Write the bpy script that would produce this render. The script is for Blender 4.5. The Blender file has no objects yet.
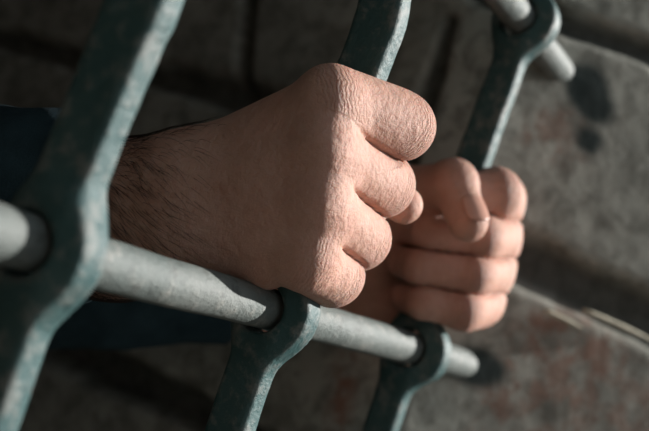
import bpy, bmesh, math, random
import numpy as np
from mathutils import Vector, Matrix

random.seed(7)
rng = np.random.default_rng(7)
scene = bpy.context.scene
col = scene.collection

# ------------------------------------------------------------------ camera
FPX, CX, CY = 1100.0, 324.5, 215.5
ROLL, PITCH, YAW = math.atan(.340), math.radians(3.6), math.radians(28.9)
CAM = np.array([0.0, 0.0, 1.5])
fwd = np.array([math.cos(YAW)*math.cos(PITCH), math.sin(YAW)*math.cos(PITCH), math.sin(PITCH)])
r0 = np.array([math.sin(YAW), -math.cos(YAW), 0.0])
u0 = np.cross(r0, fwd)
# the image is turned clockwise: verticals lean to the right
rgt = math.cos(ROLL)*r0 + math.sin(ROLL)*u0
upv = math.cos(ROLL)*u0 - math.sin(ROLL)*r0
cd = bpy.data.cameras.new('camera')
cam = bpy.data.objects.new('camera', cd); col.objects.link(cam)
cam.matrix_world = Matrix(((rgt[0], upv[0], -fwd[0], CAM[0]), (rgt[1], upv[1], -fwd[1], CAM[1]),
                           (rgt[2], upv[2], -fwd[2], CAM[2]), (0, 0, 0, 1)))
cd.sensor_width = 36.0
cd.lens = 36.0*FPX/649.0
cd.clip_start = .01
cd.dof.use_dof = True
cd.dof.focus_distance = .415
cd.dof.aperture_fstop = 8.0
scene.camera = cam

# ------------------------------------------------------------------ light and exposure
world = bpy.data.worlds.new('sky'); scene.world = world; world.use_nodes = True
wb = world.node_tree.nodes['Background']
wb.inputs[0].default_value = (.72, .84, .92, 1); wb.inputs[1].default_value = .42
sl = bpy.data.lights.new('sun', 'SUN'); sl.energy = 7.3; sl.color = (1, .975, .935); sl.angle = math.radians(1.0)
sun = bpy.data.objects.new('sun', sl); col.objects.link(sun)
SUN = Vector((.68, -.63, .37)).normalized()          # direction towards the sun
sun.rotation_euler = SUN.to_track_quat('Z', 'Y').to_euler()
sun.location = (1, -3, 4)
vs = scene.view_settings
vs.view_transform = 'Standard'; vs.look = 'None'; vs.exposure = 0.0; vs.gamma = 1.0; vs.use_curve_mapping = False

# ------------------------------------------------------------------ helpers
def ray(px, py):
    d = fwd + rgt*(px-CX)/FPX - upv*(py-CY)/FPX
    return d
def P(px, py, depth):
    return CAM + ray(px, py)*depth
def on_y(px, py, Y):
    d = ray(px, py); return CAM + d*((Y-CAM[1])/d[1])
def on_x(px, py, X):
    d = ray(px, py); return CAM + d*((X-CAM[0])/d[0])

def tag(o, label=None, cat=None, group=None, kind=None):
    if label: o['label'] = label
    if cat: o['category'] = cat
    if group: o['group'] = group
    if kind: o['kind'] = kind
    return o
def mesh_np(name, V, F, mat, parent=None, smooth=True):
    """V (n,3), F (m,4) quads or (m,3)"""
    me = bpy.data.meshes.new(name)
    V = np.asarray(V, np.float32); F = np.asarray(F, np.int32)
    n, m, c = len(V), len(F), F.shape[1]
    me.vertices.add(n); me.vertices.foreach_set('co', V.ravel())
    me.loops.add(m*c); me.loops.foreach_set('vertex_index', F.ravel())
    me.polygons.add(m); me.polygons.foreach_set('loop_start', np.arange(0, m*c, c, dtype=np.int32))
    me.polygons.foreach_set('use_smooth', np.full(m, smooth, bool))
    me.update(calc_edges=True); me.validate()
    if mat: me.materials.append(mat)
    o = bpy.data.objects.new(name, me); col.objects.link(o)
    if parent: o.parent = parent
    return o
def add_attr(o, name, vals):
    a = o.data.attributes.new(name, 'FLOAT', 'POINT')
    a.data.foreach_set('value', np.asarray(vals, np.float32))

def grid_pts(lo, hi, h):
    lo = np.asarray(lo, float); hi = np.asarray(hi, float)
    n = np.ceil((hi-lo)/h).astype(int)+1
    ax = [np.float32(lo[i]) + np.arange(n[i], dtype=np.float32)*np.float32(h) for i in range(3)]
    X, Y, Z = np.meshgrid(*ax, indexing='ij')
    return X, Y, Z
def surface_nets(D, lo, h):
    nx, ny, nz = D.shape
    ins = D < 0
    C = [ins[a:nx-1+a, b:ny-1+b, c:nz-1+c] for a in (0, 1) for b in (0, 1) for c in (0, 1)]
    allv = C[0].copy(); anyv = C[0].copy()
    for c in C[1:]: allv &= c; anyv |= c
    act = anyv & ~allv
    I = np.argwhere(act)
    idx = np.full(act.shape, -1, np.int32); idx[act] = np.arange(len(I))
    acc = np.zeros((len(I), 3), np.float32); cnt = np.zeros(len(I), np.float32)
    corners = [(a, b, c) for a in (0, 1) for b in (0, 1) for c in (0, 1)]
    val = {k: D[I[:, 0]+k[0], I[:, 1]+k[1], I[:, 2]+k[2]] for k in corners}
    for k in corners:
        for ax in range(3):
            if k[ax] == 0:
                k2 = tuple(k[i]+(i == ax) for i in range(3))
                a, b = val[k], val[k2]
                x = (a < 0) != (b < 0)
                t = np.where(x, a/np.where(x, a-b, 1), 0)
                p = np.tile(np.array(k, np.float32), (len(I), 1)); p[:, ax] += t
                acc += p*x[:, None]; cnt += x
    V = (I + acc/cnt[:, None])*h + np.asarray(lo)
    faces = []
    for ax in range(3):
        u, v = (ax+1) % 3, (ax+2) % 3
        s0 = [slice(None)]*3; s1 = [slice(None)]*3
        s0[ax] = slice(0, -1); s1[ax] = slice(1, None)
        s0[u] = s1[u] = slice(1, -1); s0[v] = s1[v] = slice(1, -1)
        a, b = ins[tuple(s0)], ins[tuple(s1)]
        E = np.argwhere(a != b); flip = a[a != b]
        E[:, u] += 1; E[:, v] += 1
        def cell(du, dv):
            q = E.copy(); q[:, u] += du; q[:, v] += dv
            return idx[q[:, 0], q[:, 1], q[:, 2]]
        Q = np.stack([cell(-1, -1), cell(0, -1), cell(0, 0), cell(-1, 0)], 1)
        Q[~flip] = Q[~flip][:, ::-1]
        faces.append(Q)
    F = np.concatenate(faces)
    return V, F
def smin(a, b, k):
    hh = np.clip(.5+.5*(b-a)/k, 0, 1)
    return b+(a-b)*hh - k*hh*(1-hh)
def smax(a, b, k):
    return -smin(-a, -b, k)
def cone(G, a, b, ra, rb):
    X, Y, Z = G
    a = np.asarray(a, np.float32); b = np.asarray(b, np.float32); ab = b-a
    L = max(float(ab@ab), 1e-12)
    t = np.clip(((X-a[0])*ab[0]+(Y-a[1])*ab[1]+(Z-a[2])*ab[2])/np.float32(L), 0, 1)
    d = np.sqrt((X-a[0]-t*ab[0])**2+(Y-a[1]-t*ab[1])**2+(Z-a[2]-t*ab[2])**2)
    return d-(np.float32(ra)+np.float32(rb-ra)*t)
def ball(G, a, r):
    X, Y, Z = G
    return np.sqrt((X-np.float32(a[0]))**2+(Y-np.float32(a[1]))**2+(Z-np.float32(a[2]))**2)-np.float32(r)
def fbm2(U, V, scale, octaves=4, seed=0):
    """value noise in [-1,1] on arrays of coordinates"""
    out = np.zeros(np.shape(U)); amp = 1.0; tot = 0
    for o in range(octaves):
        r = np.random.default_rng(seed*31+o); T = r.uniform(-1, 1, (256, 256))
        x = np.asarray(U)/scale*2**o+37.3*o; y = np.asarray(V)/scale*2**o+11.7*o
        xi = np.floor(x).astype(int); yi = np.floor(y).astype(int)
        fx = x-xi; fy = y-yi; fx = fx*fx*(3-2*fx); fy = fy*fy*(3-2*fy)
        g = lambda i, j: T[i % 256, j % 256]
        out += amp*((g(xi, yi)*(1-fx)+g(xi+1, yi)*fx)*(1-fy)+(g(xi, yi+1)*(1-fx)+g(xi+1, yi+1)*fx)*fy)
        tot += amp; amp *= .5
    return out/tot

# ------------------------------------------------------------------ materials
class NT:
    def __init__(s, name):
        s.m = bpy.data.materials.new(name); s.m.use_nodes = True
        s.t = s.m.node_tree; s.b = s.t.nodes['Principled BSDF']
        s.tc = s.t.nodes.new('ShaderNodeTexCoord')
    def n(s, typ, **kw):
        nd = s.t.nodes.new(typ)
        for k, v in kw.items():
            if k in nd.inputs: nd.inputs[k].default_value = v
            else: setattr(nd, k, v)
        return nd
    def l(s, a, b): s.t.links.new(a, b)
    def noise(s, scale, detail=6, rough=.6, dist=0, vec=None):
        nd = s.n('ShaderNodeTexNoise', Scale=scale, Detail=detail, Roughness=rough, Distortion=dist)
        s.l(vec or s.tc.outputs['Object'], nd.inputs['Vector']); return nd.outputs['Fac']
    def ramp(s, fac, stops):
        nd = s.n('ShaderNodeValToRGB'); e = nd.color_ramp.elements
        while len(e) < len(stops): e.new(.5)
        for i, (p, c) in enumerate(stops):
            e[i].position = p; e[i].color = (*c, 1) if len(c) == 3 else c
        s.l(fac, nd.inputs['Fac']); return nd.outputs['Color']
    def mix(s, fac, a, b, mode='MIX'):
        nd = s.n('ShaderNodeMix', data_type='RGBA', blend_type=mode)
        for v, i in ((fac, 0), (a, 6), (b, 7)):
            if hasattr(v, 'links'): s.l(v, nd.inputs[i])
            else: nd.inputs[i].default_value = v if not isinstance(v, tuple) else (*v, 1)
        return nd.outputs[2]
    def math(s, op, a, b=0.0, c=0.0):
        nd = s.n('ShaderNodeMath', operation=op)
        for i, v in enumerate((a, b, c)):
            if hasattr(v, 'links'): s.l(v, nd.inputs[i])
            else: nd.inputs[i].default_value = v
        return nd.outputs[0]
    def attr(s, name):
        nd = s.n('ShaderNodeAttribute', attribute_name=name); return nd.outputs['Fac']
    def bump(s, h, strength, dist, prev=None):
        nd = s.n('ShaderNodeBump', Strength=strength, Distance=dist)
        s.l(h, nd.inputs['Height'])
        if prev: s.l(prev, nd.inputs['Normal'])
        return nd.outputs['Normal']

def mat_paint(name='worn_green_paint'):
    t = NT(name)
    n1 = t.noise(120, 8, .7); n2 = t.noise(28, 5, .6); n3 = t.noise(420, 4, .6)
    base = t.ramp(n2, [(.3, (.022, .078, .080)), (.7, (.062, .122, .120))])
    # bare, weathered grey where the paint has worn on edges and in patches
    geo = t.n('ShaderNodeNewGeometry')
    edge = t.ramp(geo.outputs['Pointiness'], [(.50, (0, 0, 0)), (.60, (1, 1, 1))])
    wear = t.ramp(t.math('ADD', n1, t.math('MULTIPLY', edge, .12)), [(.50, (0, 0, 0)), (.66, (1, 1, 1))])
    c = t.mix(t.math('MULTIPLY', wear, .6), base, (.27, .265, .245))
    rust = t.ramp(t.noise(60, 7, .75, .4), [(.66, (0, 0, 0)), (.72, (1, 1, 1))])
    c = t.mix(t.math('MULTIPLY', rust, .7), c, (.075, .035, .022))
    t.l(c, t.b.inputs['Base Color'])
    t.b.inputs['Roughness'].default_value = .52
    t.b.inputs['Specular IOR Level'].default_value = .5
    nb = t.bump(n3, .5, .0009); nb = t.bump(n1, .6, .0015, nb)
    t.l(nb, t.b.inputs['Normal'])
    return t.m
def mat_rod():
    t = NT('weathered_iron_rod_paint')
    n1 = t.noise(140, 8, .7); n2 = t.noise(30, 5, .6)
    c = t.ramp(n2, [(.3, (.115, .140, .132)), (.7, (.185, .200, .187))])
    chips = t.ramp(n1, [(.54, (0, 0, 0)), (.66, (1, 1, 1))])
    c = t.mix(t.math('MULTIPLY', chips, .6), c, (.32, .31, .28))
    dk = t.ramp(t.noise(75, 7, .75), [(.56, (0, 0, 0)), (.66, (1, 1, 1))])
    c = t.mix(t.math('MULTIPLY', dk, .6), c, (.05, .055, .05))
    t.l(c, t.b.inputs['Base Color']); t.b.inputs['Roughness'].default_value = .55
    nb = t.bump(n1, .7, .0016); nb = t.bump(t.noise(480, 4, .65), .5, .0008, nb); t.l(nb, t.b.inputs['Normal'])
    return t.m
def mat_stone(name, attrs=False):
    t = NT(name)
    n1 = t.noise(14, 8, .65); n2 = t.noise(70, 8, .7, .3); n3 = t.noise(260, 4, .6)
    c = t.ramp(n1, [(.3, (.30, .297, .262)), (.7, (.50, .492, .435))])
    c = t.mix(t.ramp(n2, [(.46, (0, 0, 0)), (.60, (.75, .75, .75))]), c, (.17, .167, .143))
    if attrs:
        c = t.mix(t.math('MULTIPLY', t.attr('rust'), t.ramp(t.noise(60, 6, .7), [(.46, (.12, .12, .12)), (.58, (1, 1, 1))])), c, (.27, .135, .095))
        c = t.mix(t.attr('shade_grime'), c, (.030, .031, .028))  # darkens the joints, and the inner stones as painted shade
        c = t.mix(t.attr('paint'), c, (.010, .024, .026))
    t.l(c, t.b.inputs['Base Color']); t.b.inputs['Roughness'].default_value = .95
    t.b.inputs['Specular IOR Level'].default_value = .15
    nb = t.bump(n3, .4, .0012); nb = t.bump(n2, .4, .002, nb); t.l(nb, t.b.inputs['Normal'])
    return t.m
def mat_skin():
    t = NT('skin')
    n1 = t.noise(55, 5, .6); n2 = t.noise(260, 4, .6)
    c = t.ramp(n1, [(.3, (.50, .275, .205)), (.7, (.60, .365, .290))])
    c = t.mix(t.math('MULTIPLY', t.attr('red'), .5), c, (.66, .36, .285))
    c = t.mix(t.math('MULTIPLY', t.ramp(n2, [(.45, (0, 0, 0)), (.7, (1, 1, 1))]), .25), c, (.44, .23, .165))
    t.l(c, t.b.inputs['Base Color'])
    t.b.inputs['Roughness'].default_value = .58
    t.b.inputs['Specular IOR Level'].default_value = .28
    t.b.inputs['Subsurface Weight'].default_value = .40
    t.b.inputs['Subsurface Radius'].default_value = (1, .35, .2)
    t.b.inputs['Subsurface Scale'].default_value = .005
    vor = t.n('ShaderNodeTexVoronoi', Scale=1050, feature='DISTANCE_TO_EDGE')
    t.l(t.tc.outputs['Object'], vor.inputs['Vector'])
    cells = t.math('MINIMUM', vor.outputs['Distance'], .12)
    wob = t.math('MULTIPLY', t.noise(230, 5, .65), 22.0)
    ph = t.math('ADD', t.math('MULTIPLY', t.attr('fold_along'), 2*math.pi/1.7), wob)
    wv = t.math('MULTIPLY', t.math('POWER', t.math('ABSOLUTE', t.math('SINE', t.math('MULTIPLY', ph, .5))), .6), t.attr('fold_weight'))
    nb = t.bump(cells, .42, .0020)
    nb = t.bump(wv, .8, .0013, nb)
    nb = t.bump(n2, .55, .0020, nb)
    t.l(nb, t.b.inputs['Normal'])
    return t.m
def mat_plain(name, colr, rough=.6, noise_scale=40, var=.25, bump=0.0, bscale=300, spec=.4):
    t = NT(name)
    lo = tuple(x*(1-var) for x in colr); hi = tuple(min(1, x*(1+var)) for x in colr)
    t.l(t.ramp(t.noise(noise_scale, 5, .6), [(.3, lo), (.7, hi)]), t.b.inputs['Base Color'])
    t.b.inputs['Roughness'].default_value = rough
    t.b.inputs['Specular IOR Level'].default_value = spec
    if bump:
        t.l(t.bump(t.noise(bscale, 4, .6), bump, .001), t.b.inputs['Normal'])
    return t.m
M_PAINT, M_ROD, M_SKIN = mat_paint(), mat_rod(), mat_skin()
M_JAMB, M_STONE = mat_stone('old_stone_reveal', True), mat_stone('old_stone')
M_DARKSTONE = mat_plain('low_bounce_stone', (.055, .043, .033), .95, 14, .3)  # for unseen stone, kept dark to cut the bounced light
M_CLOTH = mat_plain('dark_navy_cloth', (.026, .048, .058), .95, 60, .3, .5, 900, .1)
M_TROUSER = mat_plain('dark_cloth', (.03, .03, .035), .9, 60, .3, .4, 700, .2)
M_HAIR = mat_plain('dark_hair', (.022, .011, .007), .5, 200, .2)
M_NAIL = mat_plain('fingernail', (.62, .34, .26), .3, 90, .08)
M_EYE = mat_plain('eye_white', (.7, .68, .64), .3, 60, .05)
M_STRAW = mat_plain('dry_straw', (.60, .55, .43), .8, 300, .25)
M_SHOE = mat_plain('black_leather', (.02, .018, .016), .45, 100, .3)

# ------------------------------------------------------------------ where the grating stands
BAR2 = P(270, 310, .430)
GY = BAR2[1]                                    # plane of the grating
ZROD = BAR2[2]
UP3 = on_y(524, 25, GY)
DZ = UP3[2]-ZROD                                # rod spacing
X1 = on_y(40, 250, GY)[0]; X2 = BAR2[0]; X3 = on_y(413, 346, GY)[0]
WX = on_y(460, 359, GY)[0]                      # the stone reveal where the rods end
print('GRATE', GY, ZROD, DZ, X1, X2, X3, WX)

# ------------------------------------------------------------------ setting: a deep stone opening
def box(name, lo, hi, mat):
    bm = bmesh.new(); bmesh.ops.create_cube(bm, size=1)
    for v in bm.verts:
        v.co = Vector([lo[i]+(v.co[i]+.5)*(hi[i]-lo[i]) for i in range(3)])
    me = bpy.data.meshes.new(name); bm.to_mesh(me); bm.free(); me.materials.append(mat)
    o = bpy.data.objects.new(name, me); col.objects.link(o); o['kind'] = 'structure'
    return o
YF, YI = GY-.15, GY+.62                          # outer face and inner end of the reveal
XL = -.50
ZT = 2.25
SPL = math.tan(math.radians(49))                 # the outer part of the reveal widens towards the outside
YE = GY+.017
def on_wall(px, py, lift=0.0):
    d = ray(px, py)
    t = (WX-lift+SPL*GY)/(d[0]+SPL*d[1])
    if d[1]*t > YE: t = (WX-lift-SPL*(YE-GY))/d[0]
    return CAM+d*t
def stone_reveal():
    ys = np.arange(YF, YI+.0025, .003); zs = np.arange(1.0, ZT, .003)
    Yg, Zg = np.meshgrid(ys, zs, indexing='ij')
    h = .0022*fbm2(Yg, Zg, .09, 4, 3)+.0007*fbm2(Yg, Zg, .018, 4, 5)
    groove = np.zeros_like(Yg); dirt = np.zeros_like(Yg)
    def joint(pts, wdt, depth):
        nonlocal h, groove
        q = np.array([on_wall(px, py)[1:] for px, py in pts])
        best = np.full(Yg.shape, 9.0)
        for a, b in zip(q[:-1], q[1:]):
            ab = b-a; t = np.clip(((Yg-a[0])*ab[0]+(Zg-a[1])*ab[1])/(ab@ab), 0, 1)
            best = np.minimum(best, np.hypot(Yg-a[0]-t*ab[0], Zg-a[1]-t*ab[1]))
        best = best+.0035*fbm2(Yg, Zg, .022, 3, 9)
        g = np.clip(1-(best-wdt*.5)/(wdt*.8), 0, 1); g = g*g*(3-2*g)
        h -= depth*g; groove = np.maximum(groove, g)
    joint([(720, 80), (649, 50), (600, 33), (560, 18), (480, -14)], .008, .016)
    joint([(740, 366), (649, 318), (585, 286), (525, 258), (450, 232), (330, 196)], .014, .020)
    joint([(40, 335), (100, 366), (170, 398), (230, 432), (330, 490)], .012, .02)
    joint([(120, 70), (170, 78), (235, 94), (330, 120)], .010, .014)
    joint([(256, -40), (247, 20), (241, 92)], .006, .010)
    joint([(450, 20), (425, 110), (400, 190)], .005, .006)
    joint([(-60, 20), (60, 55), (120, 70)], .008, .012)
    ye = YE
    base = WX-SPL*np.minimum(Yg-GY, ye-GY+.0016*fbm2(Zg, Zg*0, .03, 3, 31))
    V = np.stack([base-h, Yg, Zg], -1).reshape(-1, 3)
    ny, nz = Yg.shape
    i = np.arange(ny*nz).reshape(ny, nz)
    F = np.stack([i[:-1, :-1], i[:-1, 1:], i[1:, 1:], i[1:, :-1]], -1).reshape(-1, 4)
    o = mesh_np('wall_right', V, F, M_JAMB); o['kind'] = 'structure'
    # paint that ran and splashed on the stone round the rod ends, rust, painted shade and joint dirt
    def blob(px, py, r, sy=1.0, seed=1):
        c = on_wall(px, py)
        d = np.hypot((Yg-c[1]), (Zg-c[2])/sy)/r+.45*fbm2(Yg, Zg, .025, 4, seed)
        return np.clip((1.05-d)/.35, 0, 1)
    paint = np.maximum.reduce([blob(586, 86, .012, 1.2, 1), blob(594, 108, .013, 1.0, 2), blob(590, 142, .009, 1.0, 3),
                               blob(481, 368, .013, 1.0, 4)])*.92
    rust = np.maximum.reduce([.6*blob(540, 400, .035, 1, 5), .7*blob(580, 350, .03, .8, 6), .5*blob(560, 140, .02, 1, 7),
                              .5*blob(630, 400, .03, 1, 17)])
    a = on_wall(352, 345); b = on_wall(335, 431)
    tt = (Zg-a[2])/(b[2]-a[2]); yc = a[1]+tt*(b[1]-a[1])
    strip = np.clip(1.2-np.abs(Yg-yc)/.010, 0, 1)*np.clip(tt*4+1.5, 0, 1)
    rust = np.maximum(rust, strip*.85)
    # shade over the inner stones put into the colour, plus dark joints
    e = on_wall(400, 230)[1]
    shade_grime = .42*np.clip((Yg-e)/.10+.25*fbm2(Yg, Zg, .06, 4, 8), 0, .75)*np.clip((Zg-(ZROD-.02))/.06+.25, .25, 1)
    shade_grime = np.maximum(shade_grime, groove*.8)
    add_attr(o, 'paint', paint.ravel()); add_attr(o, 'rust', rust.ravel()); add_attr(o, 'shade_grime', shade_grime.ravel())
    return o
stone_reveal()
box('wall_front', (WX+.196, YF-.0, -.0), (WX+2.2, YF+.25, 3.4), M_STONE)
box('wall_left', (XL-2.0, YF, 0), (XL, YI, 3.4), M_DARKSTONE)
box('added_sky_blocker', (-1.10, YF-1.25, 0), (-.56, YF, 3.4), M_DARKSTONE)  # added out of view to block sky light from the left
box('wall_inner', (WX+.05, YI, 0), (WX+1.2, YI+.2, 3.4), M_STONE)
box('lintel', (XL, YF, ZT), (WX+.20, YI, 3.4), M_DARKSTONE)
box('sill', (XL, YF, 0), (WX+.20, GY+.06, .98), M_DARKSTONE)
box('wall_back', (-2.6, 3.0, 0), (1.9, 3.2, 3.4), M_STONE)
box('wall_side', (-2.8, YI, 0), (-2.6, 3.2, 3.4), M_STONE)
box('wall_east', (1.85, YI+.2, 0), (2.0, 3.2, 3.4), M_STONE)
box('ceiling', (-2.8, YI, 3.4), (2.0, 3.2, 3.5), M_STONE)
box('floor', (-2.8, YF, -.1), (2.0, 3.2, 0), M_STONE)
box('ground', (-6, -8, -.1), (6, YF, 0), mat_plain('dry_ground', (.09, .075, .058), .95, 3, .3))

# ------------------------------------------------------------------ the iron grating
grate = bpy.data.objects.new('window_grating', None); col.objects.link(grate)
grate.location = (X2, GY, .98)
tag(grate, 'heavy worn green iron window grating, round rods passing through forged eyes in flat bars', 'window grating')
def gpart(o):
    o.parent = grate; o.matrix_parent_inverse = Matrix.Translation(-grate.location); return o
EYES = [ZROD+k*DZ for k in (-2, -1, 0, 1, 2, 3)]
HX = .0056
def forged_bar(xc, prof, z_lo, z_hi, seed, R=.0172, ringoff=-.0028, mid=False):
    """prof: list of (z, centre offset in y, half width)"""
    h = .00125
    lo = (-.014, -.040, z_lo); hi = (.014, .034, z_hi)
    X, Y, Z = grid_pts(lo, hi, h)
    zs, cs, ws = zip(*sorted(prof))
    c = np.interp(Z[0, 0], zs, cs).astype(np.float32); w = np.interp(Z[0, 0], zs, ws).astype(np.float32)
    for _ in range(14):
        c[1:-1] = (c[:-2]+c[1:-1]*2+c[2:])/4; w[1:-1] = (w[:-2]+w[1:-1]*2+w[2:])/4
    wob = (.0007*fbm2(Z[0, 0], Z[0, 0]*0+seed, .03, 3, seed)).astype(np.float32)
    r = .0024
    qx = np.abs(X)-(HX-r); qy = np.abs(Y-c-wob)-(w-r)
    D = np.sqrt(np.maximum(qx, 0)**2+np.maximum(qy, 0)**2)+np.minimum(np.maximum(qx, qy), 0)-r
    for ze in EYES:
        rr = np.sqrt((Y-ringoff)**2+(Z-ze)**2)
        q1 = rr-(R-r); q2 = np.abs(X)-(HX+.0007-r)
        ring = np.sqrt(np.maximum(q1, 0)**2+np.maximum(q2, 0)**2)+np.minimum(np.maximum(q1, q2), 0)-r
        D = smin(D, ring, .009)
    for ze in EYES:
        hole = .0094-np.sqrt(Y**2+(Z-ze)**2)
        D = smax(D, hole, .002)
    # a little hammered unevenness
    nz = (.00045*fbm2(Y[0]+X[0, 0, 0], Z[0], .012, 3, seed+4)).astype(np.float32)
    D = D+nz[None]
    D = np.maximum(D, np.maximum(z_lo+.004-Z, Z-z_hi+.004))
    V, F = surface_nets(D, lo, h)
    V = V+np.array([xc, GY, 0])
    return V, F
def prof_for(seg, low=None):
    out = []
    for ze in EYES:
        for dz, c, w in (low if (low and ze < ZROD-.001) else seg): out.append((ze+dz, c, w))
    return out
ZB0, ZB1 = .97, ZT-.02
LOW1 = [(.025, -.0015, .009), (.155, -.0015, .009)]
LOW2 = [(.025, -.0005, .0088), (.155, -.0005, .0088)]
LOW3 = [(.025, .0020, .0082), (.155, .0020, .0082)]
bars = [(X1, prof_for([(.022, -.002, .0100), (.050, -.003, .0100), (.075, -.0055, .0105), (.12, -.004, .010), (.155, -.0015, .009)], LOW1), 3),
        (X2, prof_for([(.025, -.001, .0085), (.09, -.0045, .0095), (.125, -.0055, .0100), (.155, -.0005, .0088)], LOW2), 5),
        (X3, prof_for([(.025, .0025, .0085), (.09, .001, .0085), (.14, -.0005, .0085), (.155, -.0005, .0082)], LOW3), 9)]
for xc, prof, sd in bars:
    V, F = forged_bar(xc, prof, ZB0, ZB1, sd)
    gpart(mesh_np('bar', V, F, M_PAINT))
V, F = forged_bar(X1-(X2-X1), bars[0][1], ZB0, ZB1, 11); gpart(mesh_np('bar', V, F, M_PAINT))
def rod_mesh(z, seed):
    n, st = 28, .004
    xs = np.arange(XL-.03, WX+.02, st)
    ang = np.linspace(0, 2*math.pi, n, endpoint=False)
    A, B = np.meshgrid(xs, ang, indexing='ij')
    rad = .0083+.00035*fbm2(A, np.cos(B)*.02+np.sin(B)*.013, .02, 4, seed)+.0003*fbm2(A, A*0, .05, 2, seed+1)
    cy = .0008*fbm2(A, A*0+3, .10, 2, seed+2); cz = .0008*fbm2(A, A*0+9, .10, 2, seed+3)
    V = np.stack([A, GY+cy+rad*np.cos(B), z+cz+rad*np.sin(B)], -1).reshape(-1, 3)
    m = len(xs); i = np.arange(m*n).reshape(m, n); j = np.roll(i, -1, 1)
    F = np.stack([i[:-1], i[1:], j[1:], j[:-1]], -1).reshape(-1, 4)[:, ::-1]
    return V, F
for k, ze in enumerate(EYES):
    if ze < ZT-.03 and ze > 1.0:
        V, F = rod_mesh(ze, 20+k)
        gpart(mesh_np('rod', V, F, M_ROD))

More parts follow.
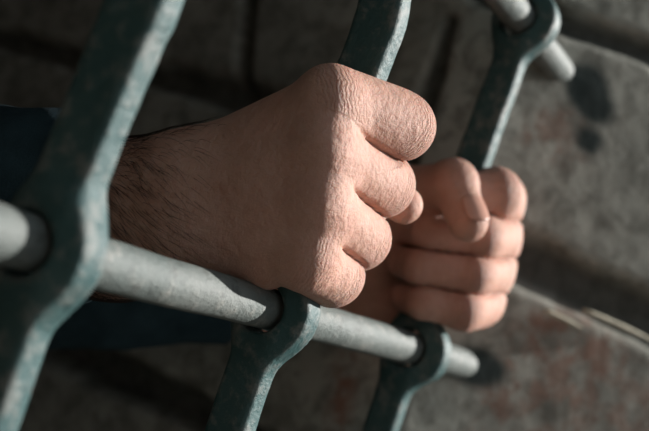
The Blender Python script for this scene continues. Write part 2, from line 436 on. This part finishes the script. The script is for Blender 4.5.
# ------------------------------------------------------------------ the prisoner
FINGERS = ('index', 'middle', 'ring', 'little')
def shorten(a, b, mm):
    """point beyond... keep direction a->b, fixed length in mm"""
    d = b-a; return a+d/np.linalg.norm(d)*mm/1000
fold0 = {'index': .6, 'middle': .05, 'ring': .04, 'little': .25}
def build_hand(J, lo_pad, h, extra, web_k=.007, rad=None):
    """J: joints in world metres. Returns V, F, fold_along, fold_weight, red, tips"""
    pts = np.array([p for k, v in J.items() for p in (v if isinstance(v, list) else [v])])
    lo = pts.min(0)-lo_pad; hi = pts.max(0)+lo_pad
    G = grid_pts(lo, hi, h)
    R = rad
    # palm: four metacarpals, fused
    palm = None
    for i, f in enumerate(FINGERS):
        m = cone(G, J['base'][i], J[f][0], R['base'][i], R['mcp'][i])
        palm = m if palm is None else smin(palm, m, .015)
    for a, b, ra, rb, k in extra['palm']:
        palm = smin(palm, cone(G, a, b, ra, rb), k)
    # wrist and forearm
    for a, b, ra, rb in extra['arm']:
        palm = smin(palm, cone(G, a, b, ra, rb), .016)
    # fingers
    allf = None; each = []
    for i, f in enumerate(FINGERS):
        m, p, d, t = J[f]
        r0_, r1, r2, r3 = R[f]
        lat = np.cross(p-m, d-p); lat /= np.linalg.norm(lat)
        o1, o2 = lat*.0028, lat*.0020
        fg = None
        for sg in (-1, 1):
            q = cone(G, m+sg*o1, p+sg*o1, r0_-.0016, r1-.0016)
            q = smin(q, cone(G, p+sg*o1, d+sg*o2, r1-.0016, r2-.0012), .002)
            q = smin(q, cone(G, d+sg*o2, t+sg*o2*.6, r2-.0012, r3-.0008), .003)
            fg = q if fg is None else smin(fg, q, .005)
        # fleshy swelling mid-phalanx, bony knuckle on the back of the finger
        fg = smin(fg, cone(G, m+(p-m)*.25, m+(p-m)*.80, (r0_+r1)*.5*1.06, (r0_+r1)*.5*1.06), .010)
        back = -((m-p)/np.linalg.norm(m-p)+(d-p)/np.linalg.norm(d-p)); back /= max(np.linalg.norm(back), 1e-6)
        fg = smin(fg, ball(G, p+back*.0018, r1*.90), .004)
        each.append(fg)
        allf = fg if allf is None else smin(allf, fg, .0010)
    X, Y, Z = G
    near = None
    for i in range(4):
        q = cone(G, J[FINGERS[i]][0], J[FINGERS[i]][0]+(J[FINGERS[i]][1]-J[FINGERS[i]][0])*.15, 0, 0)
        near = q if near is None else np.minimum(near, q)
    kk = (.0012+web_k*np.exp(-(near/.018)**2)).astype(np.float32)
    D = smin(palm, allf, kk)
    # webs that join the roots of neighbouring fingers
    for i in range(3):
        a, b = J[FINGERS[i]], J[FINGERS[i+1]]
        pa, pb = a[0]+(a[1]-a[0])*.16, b[0]+(b[1]-b[0])*.16
        D = smin(D, cone(G, pa, pb, .0095, .0090), .006)
    # the sharp fold where two closed fingers press together
    start = (1-np.exp(-(near/.0125)**4)).astype(np.float32)
    for i in range(3):
        di, dj = each[i], each[i+1]
        a, b = J[FINGERS[i]], J[FINGERS[i+1]]
        mc = (a[0]+b[0])/2; ax = (a[1]-a[0])+(b[1]-b[0]); ax = ax/np.linalg.norm(ax)
        along = (G[0]-np.float32(mc[0]))*np.float32(ax[0])+(G[1]-np.float32(mc[1]))*np.float32(ax[1])+(G[2]-np.float32(mc[2]))*np.float32(ax[2])
        ahead = np.clip((along-np.float32(.004))/np.float32(.006), 0, 1) if 'tendons' in extra else np.float32(1)
        reach = (np.linalg.norm(a[1]-a[0])+np.linalg.norm(b[1]-b[0]))/2
        if 'tendons' in extra: ahead = ahead*np.clip((np.float32(reach+.004)-along)/np.float32(.008), 0, 1)
        D = D+np.float32(.0021)*start*ahead*np.exp(-((di-dj)/np.float32(.0011))**2)*(np.maximum(di, dj) < .006)
    # knuckle heads on the back of the hand
    for c, r, k in extra.get('bumps', []):
        D = smin(D, ball(G, c, r), k)
    for a, b, ra, rb, k in extra.get('tendons', []):
        D = smin(D, cone(G, a, b, ra, rb), k)
    for a, b, ra, rb, k in extra.get('cuts', []):
        D = smax(D, -cone(G, a, b, ra, rb), k)
    # thumb
    c, m, p, t = J['thumb']; r0_, r1, r2, r3 = R['thumb']
    th = smin(cone(G, m, p, r1, r2), cone(G, p, t, r2, r3), .003)
    th = smin(th, ball(G, p, r2*1.06), .003)
    D = smin(D, smin(cone(G, c, m, r0_, r1), th, .005), (.0012+.010*np.exp(-(ball(G, c, 0)/.028)**2)).astype(np.float32))
    V, F = surface_nets(D, lo, h)
    # skin folds across the joints
    s = np.zeros(len(V)); w = np.zeros(len(V)); best = np.full(len(V), 9.0); red = np.zeros(len(V))
    for f in FINGERS+('thumb',):
        q = J[f]
        for a in (0, 1, 2):
            if f == 'thumb' and a == 0: continue
            prev = J['base'][FINGERS.index(f)] if (a == 0) else q[a-1]
            ax = (q[a+1]-q[a])/np.linalg.norm(q[a+1]-q[a])+(q[a]-prev)/np.linalg.norm(q[a]-prev)
            ax /= np.linalg.norm(ax)
            dv = V-q[a]; al = dv@ax; dist = np.linalg.norm(dv, axis=1)
            wt = np.exp(-(al/.0085)**2)*np.exp(-(dist/.022)**4)*(fold0.get(f, .0), 1.5, .6)[a]
            red = np.maximum(red, np.exp(-(dist/.019)**2)*(.8, 1, .5)[a])
            sel = dist < best
            best = np.where(sel, dist, best); s = np.where(sel, al*1000, s); w = np.where(sel, wt, w)
    return V, F, s, w, red
def merge(parts):
    Vs, Fs, n = [], [], 0
    A = [[], [], []]
    for V, F, *at in parts:
        Vs.append(V); Fs.append(F+n); n += len(V)
        for i in range(3):
            A[i].append(at[i] if at else np.zeros(len(V)))
    return np.concatenate(Vs), np.concatenate(Fs), [np.concatenate(a) for a in A]

# right hand, on the second bar: joints knuckle, middle joint, end joint, tip
RH = {
    'base': [P(182, 174, .425), P(174, 194, .420), P(174, 216, .420), P(186, 238, .424)],
    'index': [P(330, 102, .409), P(404, 127, .4345), P(368, 142, .455), P(322, 152, .459)],
    'middle': [P(321, 150, .402), P(384, 185, .443), P(345, 197, .465), P(300, 197, .459)],
    'ring': [P(316, 203, .402), P(361, 239, .440), P(325, 246, .463), P(285, 241, .456)],
    'little': [P(304, 256, .406), P(335, 276, .432), P(310, 276, .450), P(278, 268, .450)],
    'thumb': [P(206, 174, .437), P(283, 150, .474), P(358, 180, .489), P(404, 205, .465)],
}
RW = P(122, 221, .434)
r_dir = -r0*.92 + np.array([0, 0, -.30]) + fwd*.12; r_dir /= np.linalg.norm(r_dir)
RE = RW + r_dir*.255
side_r = np.cross(r_dir, fwd); side_r /= np.linalg.norm(side_r)      # up or down in the picture
hb = np.array(RH['base'])
RX = {
    'palm': [(P(200, 186, .436), P(300, 150, .430), .011, .012, .010),        # web between thumb and index finger
             (P(205, 232, .430), P(262, 256, .423), .014, .013, .012),        # heel of the hand
             (P(190, 200, .436), P(290, 190, .424), .014, .010, .012)],
    'arm': [(hb[0]*.5+hb[1]*.5, RW+side_r*.0108, .017, .0165), (hb[2]*.4+hb[3]*.6, RW-side_r*.0108, .016, .0165),
            (RW+side_r*.0108, RW+r_dir*.10+side_r*.012, .0165, .023), (RW-side_r*.0108, RW+r_dir*.10-side_r*.012, .0165, .023)],
    'bumps': [(P(328, 97, .403), .0100, .008), (P(322, 145, .3985), .0094, .007),
              (P(316, 199, .3990), .0088, .007), (P(305, 254, .4035), .0082, .008)],
    'tendons': [(P(324, 148, .3935), P(215, 178, .4085), .0022, .0015, .008), (P(316, 203, .3935), P(215, 208, .4085), .0020, .0015, .008),
                (P(330, 100, .3990), P(225, 155, .4130), .0020, .0015, .008)],
}
RR = {'base': (.0125, .012, .012, .0115), 'mcp': (.0120, .0118, .0113, .0105),
      'index': (.0110, .0112, .0092, .0078), 'middle': (.0096, .0114, .0094, .0078), 'ring': (.0092, .0108, .0088, .0074),
      'little': (.0088, .0100, .0080, .0068), 'thumb': (.0140, .0120, .0098, .0080)}
# left hand, on the third bar, thumb towards the viewer
LH = {
    'base': [P(370, 238, .600), P(362, 256, .606), P(362, 275, .606), P(368, 292, .602)],
    'index': [P(501, 199, .592), P(496, 193, .5535), P(455, 194, .543), P(432, 205, .561)],
    'middle': [P(499, 237, .588), P(480, 238, .545), P(428, 231, .541), P(408, 228, .559)],
    'ring': [P(493, 271, .588), P(471, 274, .5445), P(420, 266, .541), P(402, 262, .559)],
    'little': [P(483, 304, .584), P(461, 309, .546), P(422, 301, .543), P(405, 297, .558)],
    'thumb': [P(366, 262, .584), P(407, 192, .556), P(453, 184, .5335), P(468, 222, .5205)],
}
LW = P(324, 280, .604)
l_dir = (P(120, 268, .575)-LW); l_dir /= np.linalg.norm(l_dir)
LE = LW + l_dir*.255
side_l = np.cross(l_dir, fwd); side_l /= np.linalg.norm(side_l)
lb = np.array(LH['base'])
LX = {
    'palm': [(P(368, 262, .582), P(402, 215, .570), .016, .013, .012),        # ball of the thumb
             (P(366, 300, .588), P(410, 312, .580), .013, .011, .012),        # heel of the hand
             (P(370, 270, .590), P(430, 250, .586), .013, .010, .012),
             (P(410, 200, .575), P(450, 200, .585), .009, .009, .010)],
    'arm': [(lb[0]*.5+lb[1]*.5, LW+side_l*.0125, .017, .0165), (lb[2]*.4+lb[3]*.6, LW-side_l*.0125, .016, .0165),
            (LW+side_l*.0125, LW+l_dir*.10+side_l*.012, .0165, .023), (LW-side_l*.0125, LW+l_dir*.10-side_l*.012, .0165, .023)],
}
LR = {'base': (.0125, .012, .012, .0115), 'mcp': (.0120, .0115, .011, .0100),
      'index': (.0108, .0106, .0094, .0080), 'middle': (.0102, .0095, .0090, .0078), 'ring': (.0099, .0091, .0087, .0076),
      'little': (.0094, .0086, .0080, .0070), 'thumb': (.0150, .0125, .0114, .0096)}
pad = np.array([.026, .026, .026])
def with_arm(J, W, dr):
    K = dict(J); K['arm_end'] = [W+dr*.095]; return K
rh = build_hand(with_arm(RH, RW, r_dir), pad, .0009, RX, rad=RR)
lh = build_hand(with_arm(LH, LW, l_dir), pad, .0011, LX, rad=LR)

# body: upper arms, trunk, neck, head (mostly outside the frame, in the depth of the opening)
SH_R = np.array([.03, .70, 1.44]); SH_L = np.array([.40, .72, 1.44])
MIDS = (SH_R+SH_L)/2
def body_sdf(G, g=0.0):
    D = cone(G, RW+r_dir*.05, RE, .026+g, .040+g)
    D = smin(D, cone(G, RE, SH_R, .043+g, .056+g), .03)
    D = smin(D, cone(G, LW+l_dir*.05, LE, .026+g, .040+g), .002)
    D = smin(D, cone(G, LE, SH_L, .043+g, .056+g), .03)
    for dz, w, r in ((-.02, .13, .075), (-.14, .11, .105), (-.28, .09, .105), (-.42, .09, .105)):
        c = MIDS+np.array([0, .02, dz])
        D = smin(D, cone(G, c-np.array([w, 0, 0]), c+np.array([w, 0, 0]), r+g, r+g), .05)
    return D
HEAD = MIDS+np.array([0, -.01, .265])
def make_body():
    lo = np.minimum(np.minimum(SH_R, RE), np.minimum(LE, MIDS-[.25, .2, .5]))-.09
    hi = np.array([max(SH_L[0], LE[0])+.10, SH_L[1]+.20, HEAD[2]+.16])
    lo = np.minimum(lo, np.minimum(RW, LW)-.05)
    hi = np.maximum(hi, np.maximum(RW, LW)+.05)
    G = grid_pts(lo, hi, .004)
    X, Y, Z = G
    D = body_sdf(G)
    D = smin(D, cone(G, MIDS+[0, .03, .0], HEAD+[0, .01, -.06], .062, .056), .03)
    # head: skull, jaw, brow, nose, lips, ears
    def ell(c, rx, ry, rz):
        q = np.sqrt(((X-c[0])/rx)**2+((Y-c[1])/ry)**2+((Z-c[2])/rz)**2); return ((q-1)*min(rx, ry, rz)).astype(np.float32)
    H = smin(ell(HEAD+[0, .01, .03], .076, .096, .092), ell(HEAD+[0, -.03, -.05], .058, .062, .066), .03)
    H = smin(H, cone(G, HEAD+[0, -.092, .022], HEAD+[0, -.108, -.018], .008, .013), .012)
    H = smin(H, cone(G, HEAD+[-.022, -.086, -.052], HEAD+[.022, -.086, -.052], .008, .008), .008)
    for sx in (-1, 1):
        H = smax(H, -ball(G, HEAD+[sx*.032, -.092, .018], .014), .012)
        H = smin(H, ell(HEAD+[sx*.079, .012, .0], .010, .020, .032), .006)
    D = smin(D, H, .02)
    return surface_nets(D, lo, .004)
bv, bf = make_body()
V, F, A = merge([rh, lh, (bv, bf)])
person = mesh_np('person', V, F, M_SKIN)
for nme, a in zip(('fold_along', 'fold_weight', 'red'), A): add_attr(person, nme, a)
tag(person, 'person in a dark navy jacket gripping two bars of the iron grating with both hands', 'person')

# jacket with sleeves that open round the wrists
def noise3(X, Y, Z, s, seed):
    r = np.random.default_rng(seed); out = 0
    for i in range(7):
        k = r.normal(size=3); k = k/np.linalg.norm(k)*2*math.pi/(s*r.uniform(.6, 1.7)); ph = r.uniform(0, 6.28)
        out = out+np.sin(X*np.float32(k[0])+Y*np.float32(k[1])+Z*np.float32(k[2])+np.float32(ph))
    return (out/7).astype(np.float32)
CUFF_R = RW+r_dir*.010+upv*.006; CUFF_L = LW+l_dir*.050
def jacket():
    lo = np.minimum(np.minimum(CUFF_R, CUFF_L), np.minimum(RE, MIDS-[.27, .2, .60]))-.07
    hi = np.maximum(np.maximum(CUFF_R, CUFF_L), np.maximum(LE, MIDS+[.27, .20, .12]))+.07
    h = .0032
    G = grid_pts(lo, hi, h); X, Y, Z = G
    D = body_sdf(G, .010)
    c = MIDS+np.array([0, .02, -.52]); D = smin(D, cone(G, c-[.09, 0, 0], c+[.09, 0, 0], .125, .12), .05)
    for W, C, d, E, r in ((RW, CUFF_R, r_dir, RE, .0375), (LW, CUFF_L, l_dir, LE, .032)):
        D = smin(D, cone(G, C, E, r, .054), .01)
    D = D+.0030*noise3(X, Y, Z, .045, 3)+.0012*noise3(X, Y, Z, .016, 4)
    for W, C, d, E, r in ((RW, CUFF_R, r_dir, RE, .0375), (LW, CUFF_L, l_dir, LE, .032)):
        # cut the sleeve square at the cuff and hollow it
        al = (X-C[0])*d[0]+(Y-C[1])*d[1]+(Z-C[2])*d[2]
        nearw = np.sqrt((X-C[0])**2+(Y-C[1])**2+(Z-C[2])**2) < .11
        D = np.where(nearw, smax(D, -(al+.0015*noise3(X, Y, Z, .05, 8)), .003), D)
        D = smax(D, -cone(G, C-d*.03, C+d*.07, r-.0055, r-.010), .003)
    # neck opening
    D = smax(D, -cone(G, MIDS+[0, .025, .05], MIDS+[0, .02, .2], .066, .08), .006)
    return surface_nets(D.astype(np.float32), lo, h)
V, F = jacket()
jk = mesh_np('jacket', V, F, M_CLOTH, person)
def trousers():
    lo = MIDS+[-.26, -.16, -MIDS[2]+.02]; hi = MIDS+[.26, .22, -.50]
    G = grid_pts(lo, hi, .007); D = None
    for sx in (-1, 1):
        hip = MIDS+[sx*.085, .02, -.58]; knee = np.array([MIDS[0]+sx*.10, MIDS[1]+.0, .50]); ank = np.array([MIDS[0]+sx*.10, MIDS[1]+.03, .10])
        q = smin(cone(G, hip, knee, .088, .066), cone(G, knee, ank, .066, .055), .03)
        D = q if D is None else smin(D, q, .02)
    return surface_nets(D, lo, .007)
V, F = trousers(); mesh_np('trousers', V, F, M_TROUSER, person)
for sx in (-1, 1):
    lo = np.array([MIDS[0]+sx*.10-.06, MIDS[1]-.17, -.005]); hi = lo+[.12, .30, .13]
    G = grid_pts(lo, hi, .005); X, Y, Z = G
    c = np.array([MIDS[0]+sx*.10, MIDS[1]+.03, .06])
    D = smin(cone(G, c+[0, .02, -.01], c+[0, -.12, -.025], .040, .036), cone(G, c, c+[0, .01, .04], .045, .048), .02)
    D = smax(D, .002-Z, .004)
    V, F = surface_nets(D, lo, .005); mesh_np('shoe', V, F, M_SHOE, person)
# short hair and eyes
lo = HEAD-[.11, .12, .02]; hi = HEAD+[.11, .13, .15]
G = grid_pts(lo, hi, .004); X, Y, Z = G
c = HEAD+[0, .016, .036]
q = np.sqrt(((X-c[0])/.084)**2+((Y-c[1])/.104)**2+((Z-c[2])/.098)**2)
D = ((q-1)*.084+.002*noise3(X, Y, Z, .012, 5)).astype(np.float32)
D = smax(D, (HEAD[2]+.03-Z+np.clip(Y-HEAD[1], -1, 0)*-.6+np.clip(HEAD[1]-Y, -.02, .1)*0).astype(np.float32), .006)
V, F = surface_nets(D, lo, .004); mesh_np('hair', V, F, M_HAIR, person)
def uv_ball(name, c, r, mat, parent):
    bm = bmesh.new(); bmesh.ops.create_uvsphere(bm, u_segments=20, v_segments=12, radius=r)
    for v in bm.verts: v.co += Vector(c)
    me = bpy.data.meshes.new(name); bm.to_mesh(me); bm.free(); me.materials.append(mat)
    for p in me.polygons: p.use_smooth = True
    o = bpy.data.objects.new(name, me); col.objects.link(o); o.parent = parent; return o
for sx in (-1, 1):
    e = uv_ball('eye', HEAD+[sx*.032, -.077, .018], .0118, M_EYE, person)
    uv_ball('iris', HEAD+[sx*.032, -.0862, .018], .0044, M_HAIR, e)
# fingernails
def nail(prev, a, tip, r_tip, wide=.0060, long_=.0065, facing=None, r_prev=None, back=.0040):
    t = (tip-a)/np.linalg.norm(tip-a); b = prev-a; b = b/np.linalg.norm(b)
    n = -(b-(b@t)*t) if facing is None else facing-(facing@t)*t; n /= np.linalg.norm(n); sd = np.cross(t, n)
    c = tip+t*.0002
    nu, nv = 15, 15
    vs_, R = [], r_tip+((r_prev or r_tip)-r_tip)*.16+.0004+(.0006 if facing is not None else 0)
    for k in (0, 1):
        for i in range(nu):
            u = -1+2*i/(nu-1)
            for j in range(nv):
                v = -1+2*j/(nv-1)
                # rounded outline
                uu, vv = u*math.sqrt(1-.28*v*v), v*math.sqrt(1-.28*u*u)
                an = uu*wide/R
                rr = R-(.0010 if k else 0)-.0008*max(0, vv)**2
                vs_.append(c+sd*math.sin(an)*rr+n*math.cos(an)*rr+t*(vv*long_-back))
    f = []
    o_ = nu*nv
    g = lambda i, j: i*nv+j
    for i in range(nu-1):
        for j in range(nv-1):
            f.append((g(i, j), g(i+1, j), g(i+1, j+1), g(i, j+1)))
            f.append((o_+g(i, j), o_+g(i, j+1), o_+g(i+1, j+1), o_+g(i+1, j)))
    ring = [g(i, 0) for i in range(nu)]+[g(nu-1, j) for j in range(1, nv)]+[g(i, nv-1) for i in range(nu-2, -1, -1)]+[g(0, j) for j in range(nv-2, 0, -1)]
    for a_, b_ in zip(ring, ring[1:]+ring[:1]): f.append((b_, a_, a_+o_, b_+o_))
    return mesh_np('fingernail', vs_, f, M_NAIL, person)
for J, R in ((RH, RR), (LH, LR)):
    for f in FINGERS: nail(J[f][1], J[f][2], J[f][3], R[f][3], .0052, .0058, None, R[f][2])
    nail(J['thumb'][1], J['thumb'][2], J['thumb'][3], R['thumb'][3], .0068, .0072, (-fwd*.85+rgt*.40) if J is LH else (fwd*1.0-rgt*.25), R['thumb'][2], .0012 if J is LH else .0050)

# hair on the forearm and the back of the hand: lie-flat dark strands following the arm
from mathutils.bvhtree import BVHTree
def arm_hair():
    V, F = rh[0], rh[1]
    ax = -r_dir                                    # wrist to hand
    al = (V-RW)@ax
    nrm_src = bpy.data.meshes.new('tmp'); nrm_src.vertices.add(len(V)); nrm_src.vertices.foreach_set('co', V.astype(np.float32).ravel())
    bvh = BVHTree.FromPolygons([tuple(v) for v in V], [tuple(f) for f in F])
    bpy.data.meshes.remove(nrm_src)
    r = np.random.default_rng(5)
    cand = np.where((al > -.060) & (al < .046))[0]
    out_v, out_f = [], []
    ulnar = -side_r if (side_r@upv) > 0 else side_r       # towards the little-finger side
    n = 0
    for vi in r.permutation(cand):
        a = al[vi]
        p = Vector(V[vi])
        loc, nor, fi, dist = bvh.find_nearest(p)
        if nor is None: continue
        nor = np.array(nor)
        if nor@fwd > .15: continue                     # palm side is bare
        dens = np.clip((.045-a)/.06, 0, 1)**1.3
        if r.random() > dens: continue
        L = r.uniform(.008, .018)*(.6+.4*dens)
        d = -r_dir*.75+ulnar*r.uniform(.30, .65)+r.normal(size=3)*.09
        pts = [np.array(p)-nor*.0004]
        q = np.array(p)
        ok = True
        for k in range(4):
            d2 = d-(d@nor)*nor; d2 /= np.linalg.norm(d2)
            q = q+d2*L/4
            loc, nor2, fi, dist = bvh.find_nearest(Vector(q))
            nor = np.array(nor2); q = np.array(loc)+nor*(.0004+.0006*math.sin((k+1)/4*2.4))
            d = d+ulnar*.06+r.normal(size=3)*.05
            pts.append(q)
        base = len(out_v)
        for k, q in enumerate(pts):
            w = .00009*(1-.75*k/4)
            t = pts[min(k+1, 4)]-pts[max(k-1, 0)]; t /= np.linalg.norm(t)
            s1 = np.cross(t, [.3, .5, .8]); s1 /= np.linalg.norm(s1); s2 = np.cross(t, s1)
            for m in range(3):
                an = m*2.0944; out_v.append(q+(s1*math.cos(an)+s2*math.sin(an))*w)
        for k in range(4):
            for m in range(3):
                a_, b_ = base+k*3+m, base+k*3+(m+1) % 3
                out_f.append((a_, b_, b_+3, a_+3))
        n += 1
        if n >= 3000: break
    o = mesh_np('arm_hair', out_v, out_f, M_HAIR, person); o['kind'] = 'stuff'
arm_hair()

# ------------------------------------------------------------------ dry straws caught in the joint of the stone
def straw(p, q, r, label):
    a = on_wall(p[0], p[1], .004); b = on_wall(q[0], q[1], .004)
    n = 9; V, F = [], []
    ax = b-a; L = np.linalg.norm(ax); ax /= L
    s1 = np.array([1.0, 0, 0]); s1 -= (s1@ax)*ax; s1 /= np.linalg.norm(s1); s2 = np.cross(ax, s1)
    for i in range(n):
        t = i/(n-1); c = a+(b-a)*t+s2*.0004*math.sin(t*3.1)
        rr = r*(.75+.25*math.sin(t*math.pi))
        for m in range(8): V.append(c+(s1*math.cos(m*math.pi/4)+s2*math.sin(m*math.pi/4))*rr)
    for i in range(n-1):
        for m in range(8): F.append((i*8+m, i*8+(m+1) % 8, (i+1)*8+(m+1) % 8, (i+1)*8+m))
    me_f = F+[(0, 7, 6, 5), (0, 5, 4, 3), (0, 3, 2, 1)]
    o = mesh_np('straw', V, me_f, M_STRAW)
    return tag(o, label, 'straw', 'dry straws in the stone joint')
straw((546, 311), (581, 328), .0016, 'short dry straw in the stone joint, the one nearer the fists')
straw((584, 310), (650, 340), .0016, 'long dry straw lying along the stone joint, by the right edge of the photo')
